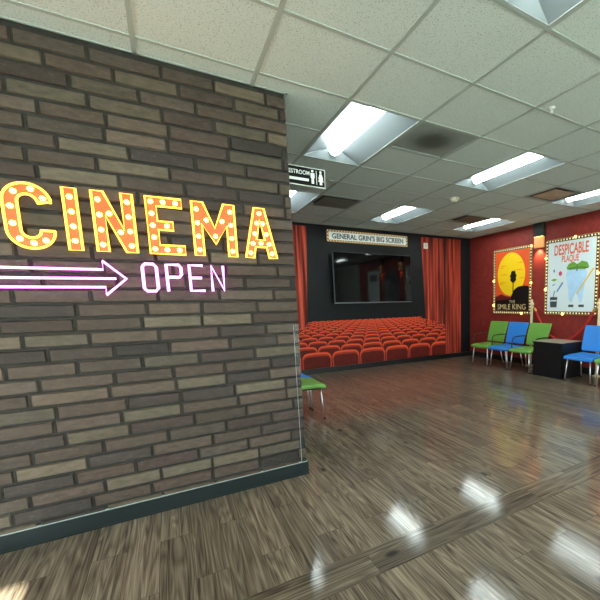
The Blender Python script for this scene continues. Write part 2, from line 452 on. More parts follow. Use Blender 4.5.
mb = MB()
mb.box((XL-0.1, YB-0.022, 0), (XE+0.012, YB, 0.098), 0)
mb.box((XL-0.1, YB-0.024, 0), (XE+0.014, YB-0.02, 0.012), 0)
mb.box((XL-0.1, YB-0.013, 0.098), (XE+0.008, YB, 0.1035), 1)
mb.box((XE, YB, 0), (XE+0.012, YF, 0.098), 0)
struct(mb.build('baseboard_left', [M_BASE, M_CAULK]))

struct(MB().box((XE-0.05, YF, -0.02), (XR+0.1, YF+0.1, HZ+0.15)).build('wall_back', M_BLACKWALL))
mb = MB().box((XE+0.012, YF-0.016, 0), (XR-0.012, YF, 0.10), 0)
struct(mb.build('baseboard_back', M_BASEBLK))
mb = MB(); mb.box((XR, 0.45, -0.02), (XR+0.1, YF, HZ+0.15), 0); mb.box((XR, YN-0.1, -0.02), (XR+0.1, 0.45, HZ+0.15), 1)
struct(mb.build('wall_right', [M_REDWALL, M_GREYWALL]))
struct(MB().box((XR-0.012, YN, 0), (XR, YF-0.016, 0.115)).build('baseboard_right', M_BASEBLK))
# side wall behind the left edge of the view
SY0, SY1, SZ0, SZ1 = -1.7, 2.35, 0.15, 2.5
mb = MB(); mb.box((XL-0.1, YN, -0.02), (XL, SY0, HZ+0.15)); mb.box((XL-0.1, SY1, -0.02), (XL, YB, HZ+0.15))
mb.box((XL-0.1, SY0, -0.02), (XL, SY1, SZ0)); mb.box((XL-0.1, SY0, SZ1), (XL, SY1, HZ+0.15))
struct(mb.build('wall_side', M_GREYWALL))
# window wall behind the photographer: three openings
WINS = [(-2.75, -1.10), (-0.80, -0.045), (0.20, 2.20), (2.45, 4.75)]
Z0W, Z1W = 0.15, 2.38
mb = MB(); xs = [XL] + [v for w in WINS for v in w] + [XR]
for i in range(0, len(xs), 2): mb.box((xs[i], YN-0.1, -0.02), (xs[i+1], YN, HZ+0.15))
for a, b in WINS:
    mb.box((a, YN-0.1, -0.02), (b, YN, Z0W)); mb.box((a, YN-0.1, Z1W), (b, YN, HZ+0.15))
struct(mb.build('wall_front', M_GREYWALL))
for i, (a, b) in enumerate(WINS):
    f = MB(); t = 0.05
    f.box((a, YN-0.09, Z0W), (a+t, YN-0.03, Z1W)); f.box((b-t, YN-0.09, Z0W), (b, YN-0.03, Z1W))
    f.box((a+t, YN-0.09, Z0W), (b-t, YN-0.03, Z0W+t)); f.box((a+t, YN-0.09, Z1W-t), (b-t, YN-0.03, Z1W))
    wo = struct(f.build('window_%d' % (i+1), M_ALU))
    MB().box((a+t, YN-0.064, Z0W+t), (b-t, YN-0.058, Z1W-t)).build('pane', M_GLASS, wo)

struct(MB().box((0.12, -6.9, 2.42), (8.0, YN-0.12, 2.55)).build('sun_block_canopy', M_WHITE))  # unseen slab added to keep sun out of the right-hand windows
struct(MB().box((-6.0, -6.9, 2.42), (-0.95, YN-0.12, 2.55)).build('sun_block_canopy', M_WHITE))  # second unseen sun blocker, added over the left window

f = MB(); t = 0.05; ym = (SY0+SY1)/2
for a, b in ((SY0, SY0+t), (ym-t/2, ym+t/2), (SY1-t, SY1)): f.box((XL-0.09, a, SZ0), (XL-0.03, b, SZ1))
for a, b in ((SY0+t, ym-t/2), (ym+t/2, SY1-t)):
    f.box((XL-0.09, a, SZ0), (XL-0.03, b, SZ0+t)); f.box((XL-0.09, a, SZ1-t), (XL-0.03, b, SZ1))
wo = struct(f.build('window_5', M_ALU))
for a, b in ((SY0+t, ym-t/2), (ym+t/2, SY1-t)):
    MB().box((XL-0.064, a, SZ0+t), (XL-0.058, b, SZ1-t)).build('pane', M_GLASS, wo)

# ------------------------------------------------------------------ ceiling: tiles dropped in a grid
LIGHTS = [(2,0), (5,0), (8,0), (2,4), (5,4), (8,4), (2,-4), (5,-4), (8,-4)]
VENTS = {(3,0): 'round', (3,4): 'plate', (7,1): 'open', (7,4): 'slot'}
holes = set()
for i, j in LIGHTS: holes |= {(i, j), (i, j+1)}
holes |= set(VENTS)
cx_ = lambda i: GX0+i*GX
cy_ = lambda j: GY0+j*GY
def in_room(x0, x1, y0, y1):
    return x1 > XL and x0 < XR and y1 > YN and y0 < YF and not (x1 <= XE and y0 >= YB)
ct = MB()
for i in range(-6, 11):
    for j in range(-9, 9):
        x0, x1, y0, y1 = max(cx_(i), XL), min(cx_(i+1), XR), max(cy_(j), YN), min(cy_(j+1), YF)
        if (i, j) in holes or x1 <= x0 or y1 <= y0 or not in_room(x0, x1, y0, y1): continue
        ct.box((x0, y0, HZ+0.004), (x1, y1, HZ+0.02))
ceiling = struct(ct.build('ceiling', M_TILE))
gr = MB(); w = 0.012
for i in range(-5, 11):
    x = cx_(i)
    if x-w > XL and x+w < XR: gr.box((x-w, YN, HZ-0.001), (x+w, YF if x > XE else YB, HZ+0.03))
for j in range(-8, 9):
    y = cy_(j)
    if y-w > YN and y+w < YF:
        segs = [(XL, XR)] if y < YB else [(XE, XR)]
        for a, b in segs:
            k0 = [v for v in range(-6, 12)]
            for k in k0:        # leave the span over a lamp open: a lamp covers two cells
                if (k, j) in holes and (k, j-1) in holes and any((k, j-1) == l for l in LIGHTS): continue
                xa, xb = max(cx_(k)+w, a), min(cx_(k+1)-w, b)
                if xb > xa: gr.box((xa, y-w, HZ-0.001), (xb, y+w, HZ+0.03))
gr.box((XL, YB-0.02, HZ-0.001), (XE+0.02, YB-0.008, HZ+0.03)); gr.box((XE, YB-0.02, HZ-0.001), (XE+0.02, YF, HZ+0.03))
gr.box((XE, YF-0.02, HZ-0.001), (XR, YF, HZ+0.03)); gr.box((XR-0.02, YN, HZ-0.001), (XR, YF, HZ+0.03))
gr.build('ceiling_grid', M_GRID, ceiling)
struct(MB().box((XL-0.1, YN-0.1, HZ+0.16), (XR+0.1, YF+0.1, HZ+0.2)).build('ceiling_deck', M_VENTDARK))

# ------------------------------------------------------------------ recessed lights
LLAB = {(2,0): 'rectangular recessed ceiling light nearest the end of the brick wall',
        (5,0): 'lit rectangular ceiling light between the round dark air vent and the tan square vent',
        (8,0): 'rectangular ceiling light above the white poster, cut by the right edge of the photo',
        (2,4): 'rectangular ceiling light below the restroom sign, half hidden by the brick wall',
        (5,4): 'small far ceiling light above the television sign',
        (8,4): 'lit ceiling light by the far corner where dark and red walls meet',
        (2,-4): 'ceiling light overhead, only its end corner showing at the top edge',
        (5,-4): 'overhead ceiling light on the right, out of the frame',
        (8,-4): 'overhead ceiling light by the red wall, out of the frame'}
LW, LH = GX-0.024, GY*2-0.024
def light_parts():
    hx, hy = LW/2, LH/2
    fr = MB()                                          # housing pan, open below
    zt = 0.115
    fr.box((-hx, -hy, zt), (hx, hy, zt+0.012))
    for s in (-1, 1):
        fr.box((min(s*hx, s*(hx-0.008)), -hy, 0.0), (max(s*hx, s*(hx-0.008)), hy, zt))
        fr.box((-hx, min(s*hy, s*(hy-0.008)), 0.0), (hx, max(s*hy, s*(hy-0.008)), zt))
    rf = MB(); n = 10                                  # two curved wings and two sloped ends
    bx = 0.053
    for s in (-1, 1):
        pr = []
        for k in range(n+1):
            t = k/n; pr.append((s*(hx-0.010-(hx-0.010-bx)*t), 0.004+0.085*math.sin(t*PI/2)))
        vs = []
        for x, z_ in pr: vs += [(x, -hy+0.01, z_), (x, hy-0.01, z_)]
        rf.add(vs, [((2*k, 2*k+1, 2*k+3, 2*k+2) if s < 0 else (2*k+2, 2*k+3, 2*k+1, 2*k)) for k in range(n)], 0, True)
        ys = s*(hy-0.010); yi = s*(hy-0.075)
        rf.add([(-hx+0.01, ys, 0.003), (hx-0.01, ys, 0.003), (bx, yi, 0.09), (-bx, yi, 0.09)], [(0,1,2,3) if s < 0 else (3,2,1,0)], 0)
    ln = MB(); n = 14; yl = hy-0.07
    vs = []
    for k in range(n+1):
        q = PI*k/n; vs += [(-bx*math.cos(q), -yl, 0.088-0.058*math.sin(q)), (-bx*math.cos(q), yl, 0.088-0.058*math.sin(q))]
    ln.add(vs, [(2*k, 2*k+2, 2*k+3, 2*k+1) for k in range(n)], 0, True)
    caps = []
    for s in (-1, 1):
        cap = MB(); caps.append(cap)
        vs = [(-bx*math.cos(PI*k/n), s*yl, 0.088-0.060*math.sin(PI*k/n)) for k in range(n+1)]
        cap.plate([(v[0], v[2]) for v in vs], s*yl-0.003, 0.006, 0)
    return fr, rf, ln, caps
LP = None
for i, j in LIGHTS:
    t = thing('ceiling_light', LLAB[(i, j)], 'light', (cx_(i)+GX/2, cy_(j)+GY, HZ), 0, 'recessed ceiling lights')
    if LP is None:
        fr, rf, ln, caps = light_parts()
        LP = [fr.build('housing', M_LAMPFRAME, t), rf.build('reflector', M_REFL, t), ln.build('lens', M_LAMP, t), *[c.build('end_cap', M_LAMPCAP, t) for c in caps]]
    else:
        for p in LP: dup(p, t)

# ------------------------------------------------------------------ air vents
hx, hy = GX/2-0.013, GY/2-0.013
def vent(i, j, label):
    return thing('ceiling_vent', label, 'vent', (cx_(i)+GX/2, cy_(j)+GY/2, HZ), 0, 'ceiling air vents')
def vent_frame(t, wd=0.03):
    f = MB()
    f.box((-hx, -hy, 0), (hx, -hy+wd, 0.02)); f.box((-hx, hy-wd, 0), (hx, hy, 0.02))
    f.box((-hx, -hy+wd, 0), (-hx+wd, hy-wd, 0.02)); f.box((hx-wd, -hy+wd, 0), (hx, hy-wd, 0.02))
    f.build('frame', M_VENT, t)
t = vent(3, 0, 'grey perforated ceiling vent with a round dark centre')
vent_frame(t, 0.02)
M_PERF = mat('perforated_plate', (120,126,120), 0.6)
def _perf():                                           # dark duct behind the holes, painted in as a darker centre
    m = M_PERF; b = m.node_tree.nodes['Principled BSDF']
    tc = nd(m, 'ShaderNodeTexCoord'); ln_ = nd(m, 'ShaderNodeVectorMath', _operation='LENGTH'); lk(m, tc, 'Object', ln_, 0)
    n = nd(m, 'ShaderNodeTexNoise', Scale=14.0, Detail=3.0); lk(m, tc, 'Object', n, 'Vector')
    a = nd(m, 'ShaderNodeMath', _operation='MULTIPLY_ADD'); lk(m, n, 'Fac', a, 0); a.inputs[1].default_value = 0.05; lk(m, ln_, 'Value', a, 2)
    r = ramp(m, [(0.10, (70,75,72)), (0.15, (84,90,86)), (0.21, (120,126,121)), (0.30, (142,149,144))]); lk(m, a, 0, r, 'Fac'); lk(m, r, 'Color', b, 'Base Color')
_perf()
MB().box((-hx+0.02, -hy+0.02, 0.006), (hx-0.02, hy-0.02, 0.012)).build('perforated_panel', M_PERF, t)
t = vent(3, 4, 'dark flat vent panel with pale edge just above the television sign')
vent_frame(t, 0.025)
MB().box((-hx+0.05, -hy+0.05, -0.012), (hx-0.05, hy-0.05, -0.006)).build('panel', mat('vent_grey_panel', (104,106,102), 0.6), t)
b_ = MB().box((-hx+0.025, -hy+0.025, 0.05), (hx-0.025, hy-0.025, 0.054)).build('duct_box', M_VENTDARK, t)
t = vent(7, 1, 'square ceiling vent with a panel tinted tan by the red wall and dark open slots')
vent_frame(t, 0.025)
m1 = MB()
m1.box((-hx+0.025, -hy+0.025, 0.08), (hx-0.025, hy-0.025, 0.084)); m1.build('duct_box', M_VENTDARK, t)
m2 = MB(); m2.box((-hx+0.06, -hy+0.07, -0.010), (hx-0.12, hy-0.12, -0.004)); m2.build('panel', M_VENTBOUNCE, t)
m3 = MB()
for k in range(3):
    m3.add([(hx-0.11+k*0.03, -hy+0.03, 0.0), (hx-0.11+k*0.03, hy-0.03, 0.0), (hx-0.095+k*0.03, hy-0.03, 0.05), (hx-0.095+k*0.03, -hy+0.03, 0.05)], [(0,1,2,3)])
m3.build('louvre', M_VENT, t)
t = vent(7, 4, 'far ceiling vent with dark slots beside the corner light')
vent_frame(t, 0.025)
MB().box((-hx+0.025, -hy+0.025, 0.07), (hx-0.025, hy-0.025, 0.074)).build('duct_box', M_VENTDARK, t)
MB().box((-hx+0.09, -hy+0.03, -0.010), (hx-0.09, hy-0.12, -0.004)).build('panel', mat('vent_dim_panel', (110,98,84), 0.6), t)

# smoke detector, sprinkler
t = thing('smoke_detector', 'round ivory smoke detector on the ceiling', 'smoke detector', (3.53, 4.33, HZ))
MB().lathe([(0.0,-0.001),(0.07,-0.001),(0.07,-0.02),(0.055,-0.028),(0.0,-0.028)]).build('base', M_SMOKE, t)
MB().lathe([(0.045,-0.028),(0.042,-0.05),(0.03,-0.056),(0.0,-0.056)]).build('sensor_dome', M_SMOKE, t)
t = thing('sprinkler', 'small white fire sprinkler head hanging from a ceiling tile', 'sprinkler', (2.585, 2.005, HZ))
MB().lathe([(0.0,0.003),(0.026,0.003),(0.026,-0.004),(0.012,-0.01),(0.0,-0.01)], n=16).build('escutcheon', M_WHITE, t)
m1 = MB(); m1.tube([(-0.012,0,-0.008),(-0.014,0,-0.02),(-0.004,0,-0.036)], 0.003); m1.tube([(0.012,0,-0.008),(0.014,0,-0.02),(0.004,0,-0.036)], 0.003)
m1.cyl((0,0,-0.01), (0,0,-0.034), 0.004, 8); m1.build('frame', M_WHITE, t)
MB().cyl((0,0,-0.035), (0,0,-0.038), 0.016, 16).build('deflector', M_WHITE, t)

# ------------------------------------------------------------------ printed CINEMA, arrow and OPEN, built as glowing letters and tubes
YS = YB-0.0125                                          # front of the bricks
def stroke(pts, w):
    """outline of a constant-width stroke along pts"""
    L, R = [], []
    for i, p in enumerate(pts):
        a = pts[max(i-1, 0)]; b = pts[min(i+1, len(pts)-1)]
        dx, dz = b[0]-a[0], b[1]-a[1]; d = math.hypot(dx, dz); nx, nz = -dz/d*w/2, dx/d*w/2
        L.append((p[0]+nx, p[1]+nz)); R.append((p[0]-nx, p[1]-nz))
    return L+R[::-1]
H0, H1 = 1.640, 1.971
def letter_C():
    x0, x1, w = -0.662, -0.474, 0.055
    a, bz = x0+w/2, x1-w/2; r = (bz-a)/2; cx = (a+bz)/2; zt, zb = H1-w/2-r, H0+w/2+r
    pts = [(bz, 1.887), (bz, zt)] if zt > 1.889 else [(bz, 1.882)]
    pts += [(cx+r*math.cos(q*PI/16), zt+r*math.sin(q*PI/16)) for q in range(0 if zt < 1.88 else 1, 17)]
    pts += [(a, zb)]
    pts += [(cx-r*math.cos(q*PI/16), zb-r*math.sin(q*PI/16)) for q in range(1, 17)]
    pts += [(bz, 1.735)]
    bl = [(bz-0.004, 1.9), (cx+0.02, zt+r), (a+0.02, zt+r*0.72), (a, 1.85), (a, 1.765), (a+0.018, zb-r*0.70), (cx+0.004, zb-r), (bz-0.014, zb-r*0.75), ]
    return [(stroke(pts, w), True)], bl
def letter_I():
    x0, x1 = -0.424, -0.368; c = (x0+x1)/2
    return [([(x0,H0),(x1,H0),(x1,H1),(x0,H1)], True)], [(c, H0+0.05+k*0.078) for k in range(4)]
def letter_N():
    x0, x1, w = -0.303, -0.118, 0.052
    o = [(x0,H0),(x0+w,H0),(x0+w,H0+0.20),(x1-w,H0),(x1,H0),(x1,H1),(x1-w,H1),(x1-w,H0+0.125),(x0+w,H1),(x0,H1)]
    b = [(x0+w/2, H0+0.038+k*0.082) for k in range(4)]+[(x1-w/2, H0+0.038+k*0.082) for k in range(4)]
    b += [((x0+x1)/2-0.022, 1.852), ((x0+x1)/2+0.022, 1.752)]
    return [(o, True)], b
def letter_E():
    x0, x1, w = -0.056, 0.128, 0.052
    o = [(x0,H0),(x1,H0),(x1,H0+w),(x0+w,H0+w),(x0+w,1.782),(x0+0.13,1.782),(x0+0.13,1.832),(x0+w,1.832),(x0+w,H1-w),(x1,H1-w),(x1,H1),(x0,H1)]
    b = [(x0+w/2, H0+0.028+k*0.0688) for k in range(5)]
    b += [(x0+0.088, H1-w/2), (x0+0.152, H1-w/2), (x0+0.098, 1.807), (x0+0.088, H0+w/2), (x0+0.152, H0+w/2)]
    return [(o, True)], b
def letter_M():
    x0, x1, w = 0.182, 0.425, 0.05; c = (x0+x1)/2
    o = [(x0,H0),(x0+w,H0),(x0+w,H0+0.195),(c,H0+0.075),(x1-w,H0+0.195),(x1-w,H0),(x1,H0),(x1,H1),(x1-w-0.012,H1),(c,H0+0.175),(x0+w+0.012,H1),(x0,H1)]
    b = [(x0+w/2, H0+0.036+k*0.083) for k in range(4)]+[(x1-w/2, H0+0.036+k*0.083) for k in range(4)]
    b += [(c, H0+0.125), (c-0.045, 1.862), (c+0.045, 1.862)]
    return [(o, True)], b
def letter_A():
    o = [(0.479,H0),(0.533,H0),(0.546,1.713),(0.618,1.713),(0.631,H0),(0.685,H0),(0.614,H1),(0.550,H1)]
    h = [(0.555,1.762),(0.609,1.762),(0.582,1.895)]
    b = [(0.582,1.936),(0.563,1.87),(0.545,1.80),(0.53,1.735),(0.512,1.672),(0.602,1.87),(0.620,1.80),(0.636,1.735),(0.652,1.672),(0.582,1.738)]
    return [(o, True), (h, True)], b
sign = thing('printed_cinema_sign', 'printed orange CINEMA letters on the dark brick mural, with glowing bulbs added', 'sign', (0.01, YS, H0))
bulb0 = None
LD = 0.012
for fn in (letter_C, letter_I, letter_N, letter_E, letter_M, letter_A):
    sp, bl = fn()
    sp = [([(x-0.01, z-H0) for x, z in p], c) for p, c in sp]
    me = curve_mesh(sp, extrude=LD/2)
    L = link_mesh('letter', me, M_ORANGE, sign, (0, -LD/2, 0))
    rim = MB()
    for p, c in sp: rim.tube([(x, -LD/2-0.001, z) for x, z in p], 0.0060, 6, closed=True)
    rim.build('outline', M_YELLOW, L)
    for x, z in bl:
        lc = (x-0.01, -LD/2, z-H0)
        if bulb0 is None:
            bulb0 = MB().lathe([(0.0130,0),(0.0125,-0.006),(0.010,-0.011),(0.0055,-0.0145),(0.0,-0.0155)], n=14, axis='Y').build('bulb', M_BULB, L, lc)
        else: dup(bulb0, L, lc)

def neon(paths, r, name, parent, y=-0.024):
    m = MB()
    for pts, cl in paths: m.tube([(x, y, z) for x, z in pts], r, 8, closed=cl)
    return m.build(name, M_PINK, parent)
def standoffs(pts, parent, y=-0.024):
    m = MB()
    for x, z in pts: m.cyl((x, 0, z), (x, y, z), 0.003, 6)
    return m.build('support', M_NEONEND, parent)
ar = thing('printed_neon_arrow', 'printed pink neon arrow, built as glowing tube, pointing right under the big letters', 'neon sign', (-0.19, YS, 1.487))
ax = lambda x: x+0.19
XA = -1.25
neon([([(ax(XA),0.052),(ax(-0.29),0.050),(ax(-0.29),0.099),(ax(-0.188),0.0),(ax(-0.289),-0.094),(ax(-0.287),-0.049),(ax(XA),-0.048)], False)], 0.0062, 'outline_tube', ar)
neon([([(ax(XA),-0.002),(ax(-0.236),0.0)], False)], 0.0062, 'centre_tube', ar)
standoffs([(ax(-0.24),0.047),(ax(-0.24),-0.047),(ax(-0.6),0.051),(ax(-0.6),-0.048),(ax(-0.5),-0.001)], ar)
op = thing('printed_neon_open', 'printed pink neon OPEN, built as glowing tubes, to the right of the neon arrow', 'neon sign', (0.11, YS, 1.412))
T, B_ = 0.166, 0.002
def loc_open(pts): return [(x-0.11, z) for x, z in pts]
lo, hi = -0.106, -0.036
neon([(loc_open([(lo,0.02),(lo,T-0.02),(lo+0.014,T-0.002),(hi-0.014,T-0.002),(hi,T-0.02),(hi,0.02),(hi-0.014,B_+0.001),(lo+0.014,B_+0.001)]), True)], 0.0078, 'letter', op)
lo, hi = 0.015, 0.092
neon([(loc_open([(lo,B_),(lo,T-0.003),(hi-0.012,T-0.003),(hi,T-0.018),(hi,T-0.062),(hi-0.012,T-0.078),(lo+0.006,T-0.078)]), False)], 0.0078, 'letter', op)
lo, hi = 0.137, 0.212
neon([(loc_open([(hi,T-0.003),(lo,T-0.003),(lo,B_+0.003),(hi+0.004,B_+0.003)]), False), (loc_open([(lo+0.006,0.085),(hi-0.01,0.085)]), False)], 0.0078, 'letter', op)
lo, hi = 0.260, 0.329
neon([(loc_open([(lo,B_),(lo,T-0.002),(hi,B_+0.004),(hi,T-0.002)]), False)], 0.0078, 'letter', op)
standoffs(loc_open([(-0.106,0.08),(-0.036,0.08),(0.015,0.05),(0.137,0.05),(0.26,0.06),(0.329,0.1)]), op)

# clear corner guard with a bright edge at the wall end
t = thing('corner_guard', 'thin clear plastic guard strip on the end edge of the brick wall', 'corner guard', (XE, YB, 0.105))
MB().box((-0.036, -0.0150, 0.0), (0.002, -0.0130, 1.06)).build('strip', M_PLASTICGUARD, t)
MB().box((-0.0375, -0.0157, 0.0), (-0.0355, -0.0130, 1.06)).build('edge_bead', mat('guard_edge', (150,158,164), 0.3), t)

# restroom blade sign
t = thing('restroom_sign', 'black and white RESTROOM sign with arrow sticking out past the brick wall', 'sign', (XE, 3.05, 2.233))
SW, SH = 0.349, 0.142
MB().rbox((0, -0.006, 0), (SW, 0.006, SH), 0.003, 2, smooth=False).build('board', M_SIGNWHITE, t)
MB().box((0.004, -0.0075, 0.006), (SW-0.006, -0.0065, SH-0.006)).build('face', M_SIGNBLACK, t)
tx = text_mesh('RESTROOM', 0.040, 0.222, 0.082, 0.113, y=-0.0082, bold=0.012)
link_mesh('lettering', tx, M_SIGNWHITE, t)
a_ = MB().plate([(0.03,0.046),(0.062,0.070),(0.062,0.056),(0.214,0.056),(0.214,0.036),(0.062,0.036),(0.062,0.022)], -0.0085, 0.001)
a_.build('arrow', M_SIGNWHITE, t)
def disc(c, r, n=18): return [(c[0]+r*math.cos(2*PI*k/n), c[1]+r*math.sin(2*PI*k/n)) for k in range(n)]
ic = MB()
ic.plate(disc((0.246,0.117), 0.009), -0.0085, 0.001)
ic.plate([(0.230,0.103),(0.262,0.103),(0.262,0.066),(0.256,0.066),(0.256,0.024),(0.236,0.024),(0.236,0.066),(0.230,0.066)], -0.0085, 0.001)
ic.build('icon', M_SIGNWHITE, t)
MB().box((0.2755, -0.0085, 0.02), (0.2795, -0.0075, 0.124)).build('divider', M_SIGNWHITE, t)
ic = MB()
ic.plate(disc((0.312,0.117), 0.009), -0.0085, 0.001)
ic.plate([(0.304,0.104),(0.320,0.104),(0.332,0.068),(0.325,0.066),(0.334,0.046),(0.322,0.046),(0.322,0.022),(0.302,0.022),(0.302,0.046),(0.290,0.046),(0.299,0.066),(0.292,0.068)], -0.0085, 0.001)
ic.build('icon', M_SIGNWHITE, t)

# ------------------------------------------------------------------ far wall mural
mu = thing('wall_mural', 'dark mural on the far wall printed with rows of red cinema seats and curtains', 'mural', (3.46, YF, 0.1))
mx_ = lambda x: x-3.46
MB().box((mx_(XE+0.02), -0.002, 0), (mx_(XR-0.002), -0.0005, HZ-0.105)).build('backdrop', M_BLACKWALL, mu)
def pleated(x0a, x1a, x0b, x1b, z0, z1, n, amp, name, y0=-0.006):
    """hanging cloth: top edge x0a..x1a at z1, bottom edge x0b..x1b at z0"""
    m = MB(); N = n*8; Z = 14; vs = []
    for k in range(Z+1):
        t_ = k/Z
        for i in range(N+1):
            u = i/N
            xa = x0b+(x0a-x0b)*(t_**1.4); xb = x1b+(x1a-x1b)*t_
            vs.append((mx_(xa+(xb-xa)*u), y0-amp*math.sin(u*n*2*PI+0.4*math.sin(3*t_)), z0+(z1-z0)*t_-0.1))
    m.add(vs, [(k*(N+1)+i, k*(N+1)+i+1, (k+1)*(N+1)+i+1, (k+1)*(N+1)+i) for k in range(Z) for i in range(N)], 0, True)
    return m.build(name, M_CURTAIN, mu)
pleated(1.78, 2.225, 1.78, 2.105, 0.105, 2.70, 4, 0.0025, 'curtain')
pleated(4.70, 5.30, 4.815, 5.34, 0.105, 2.69, 6, 0.0025, 'curtain')
pleated(5.355, 5.80, 5.345, 5.80, 0.102, 2.70, 5, 0.002, 'curtain', -0.0135)
MB().box((mx_(5.34), -0.0112, 0.004), (mx_(5.36), -0.0025, 2.60)).build('curtain_shadow_gap', M_SEATGAP, mu)

# seats: rows narrowing with distance, nearest row in front
def seat_outline(c, w, z0, z1, r, n=7):
    a, b = c-w/2, c+w/2; pts = [(a*1.0+w*0.012, z0), (b-w*0.012, z0)]
    crown = (z1-z0)*0.03
    pts += [(b-r+r*math.cos(q*PI/2/n), z1-crown-r+r*math.sin(q*PI/2/n)) for q in range(n+1)]
    pts += [(c, z1)]
    pts += [(a+r-r*math.sin(q*PI/2/n), z1-crown-r+r*math.cos(q*PI/2/n)) for q in range(n+1)]
    return pts
seats = []
for k in range(14):
    r = 1/(1+0.27*k); pw = 0.585*r; zt = 0.411+(1-r)*(0.45+0.38*(1-r)) - 0.1
    xl = 1.70 if zt+0.1 < 0.86 else 2.12+(zt+0.1-0.87)*1.5
    xr = 5.33 if zt+0.1 < 0.80 else 5.30-(zt+0.1-0.80)*3.6
    n = int(3/pw)+2
    for s in range(-n, n+1):
        c = 3.46+s*pw
        if c-pw/2 < xl-0.3 or c+pw*0.5 < xl or c-pw/2 > xr-pw*0.25: continue
        seats.append((k, c, pw*0.972, zt, r))
rest = MB(); count = 0
seats.sort(key=lambda q: -q[4])
def clipx(pts, hi):
    return [(min(x, hi), z) for x, z in pts]
for k, c, w_, zt, r in seats:
    y = -0.0105+0.0005*k
    zb = max(0.003, zt-0.335*r) if k else 0.003
    far = c+w_/2 > 5.34
    o = seat_outline(mx_(c), w_, zb, zt, 0.115*r)
    sh = seat_outline(mx_(c), w_*0.985, zb, zt-0.004*r, 0.112*r)
    o2 = seat_outline(mx_(c), w_*0.955, zb, zt-0.042*r, 0.100*r)
    o3 = seat_outline(mx_(c), w_*0.92, zb, zt-0.080*r, 0.088*r)
    if far: o, sh, o2, o3 = [clipx(p, mx_(5.345)) for p in (o, sh, o2, o3)]
    m = rest if count >= 98 else MB()
    e = 0.0001
    m.plate(o, y, 0.0002, 0); m.plate(sh, y-e, e, 1); m.plate(o2, y-2*e, e, 0); m.plate(o3, y-3*e, e, 2)
    if count < 98: m.build('cinema_seat', [M_SEATMID, M_SEATRIM, M_SEATBODY], mu)
    count += 1
ro = rest.build('far_cinema_seats', [M_SEATMID, M_SEATRIM, M_SEATBODY], mu); ro['kind'] = 'stuff'
MB().plate([(mx_(1.7),0.003),(mx_(5.34),0.003),(mx_(5.34),0.60),(mx_(5.05),0.76),(mx_(4.6),0.87),(mx_(2.3),0.87),(mx_(2.1),0.78),(mx_(1.7),0.70)], -0.003, 0.0006).build('seat_shadow', M_SEATGAP, mu)

# ------------------------------------------------------------------ framed marquee boards
def round_rect(w, h, r, n=6):
    pts = []
    for cx, cz, a in ((w/2-r, h/2-r, 0), (-w/2+r, h/2-r, 1), (-w/2+r, -h/2+r, 2), (w/2-r, -h/2+r, 3)):
        pts += [(cx+r*math.cos((a+q/n)*PI/2), cz+r*math.sin((a+q/n)*PI/2)) for q in range(n+1)]
    return pts
def perimeter(w, h, step):
    nx, nz = max(1, round(w/step)), max(1, round(h/step)); P = []
    P += [(-w/2+w*i/nx, h/2) for i in range(nx)]; P += [(w/2, h/2-h*i/nz) for i in range(nz)]
    P += [(w/2-w*i/nx, -h/2) for i in range(nx)]; P += [(-w/2, -h/2+h*i/nz) for i in range(nz)]
    return P
def board(name, label, cat, loc, rz, W, H, fw, framemat, facemat, step, br, glow=()):
    t = thing(name, label, cat, loc, rz)
    fr = MB(); fr.plate(round_rect(W, H, fw*0.9), -0.022, 0.022, 0)
    f = fr.build('frame', framemat, t)
    ed = MB(); ed.tube([(x, -0.022, z) for x, z in round_rect(W-0.006, H-0.006, fw*0.9)], 0.0055, 6, closed=True)
    ed.tube([(x, -0.022, z) for x, z in round_rect(W-2*fw, H-2*fw, 0.004, 2)], 0.004, 6, closed=True)
    ed.build('gold_edging', M_GOLDEDGE, t)
    MB().box((-W/2+fw, -0.0235, -H/2+fw), (W/2-fw, -0.022, H/2-fw)).build('print', facemat, t)
    b0 = None
    for x, z in perimeter(W-fw, H-fw, step):
        lc = (x, -0.022, z)
        if b0 is None: b0 = MB().lathe([(br,0),(br*0.95,-br*0.35),(br*0.6,-br*0.8),(0,-br)], n=10, axis='Y').build('bulb', M_CREAM, t, lc)
        else: dup(b0, t, lc)
    g0 = None
    for x, z in glow:
        lc = (x, -0.024, z)
        if g0 is None: g0 = MB().lathe([(0.022,0),(0.021,-0.01),(0.013,-0.019),(0,-0.022)], n=12, axis='Y').build('large_bulb', M_GLOWBULB, t, lc)
        else: dup(g0, t, lc)
    return t
# television sign
t = board('marquee_sign', "long white GENERAL GRIN'S BIG SCREEN sign with bulb border above the television", 'sign', (3.467, YF-0.005, 2.563), 0, 1.75, 0.214, 0.032, M_SIGNBROWN, M_SIGNPAPER, 0.055, 0.0125)
link_mesh('lettering', text_mesh("GENERAL GRIN'S BIG SCREEN", -0.775, 0.775, -0.05, 0.052, y=-0.0245, bold=0.028), M_NAVYINK, t)

# television
t = thing('television', 'large black wall-mounted flat television on the dark far wall', 'television', (3.485, YF-0.016, 1.785), 0)
TW, TH = 1.70, 0.95
MB().rbox((-TW/2, -0.15, -TH/2), (TW/2, -0.105, TH/2), 0.006, 2, smooth=False).build('body', M_BEZEL, t)
MB().box((-TW/2+0.012, -0.1515, -TH/2+0.022), (TW/2-0.012, -0.1502, TH/2-0.012)).build('screen', M_SCREEN, t)
MB().box((-TW/2, -0.1525, -TH/2), (TW/2, -0.150, -TH/2+0.016)).build('bottom_bezel', M_BEZELCHIN, t)
MB().box((-TW/2-0.003, -0.150, -TH/2), (-TW/2, -0.120, TH/2)).build('side_trim', M_BEZELCHIN, t)
m = MB(); m.box((-0.35, -0.105, -0.2), (0.35, -0.085, 0.2)); m.box((-0.3, -0.085, -0.16), (-0.24, -0.0, 0.16)); m.box((0.24, -0.085, -0.16), (0.3, -0.0, 0.16))
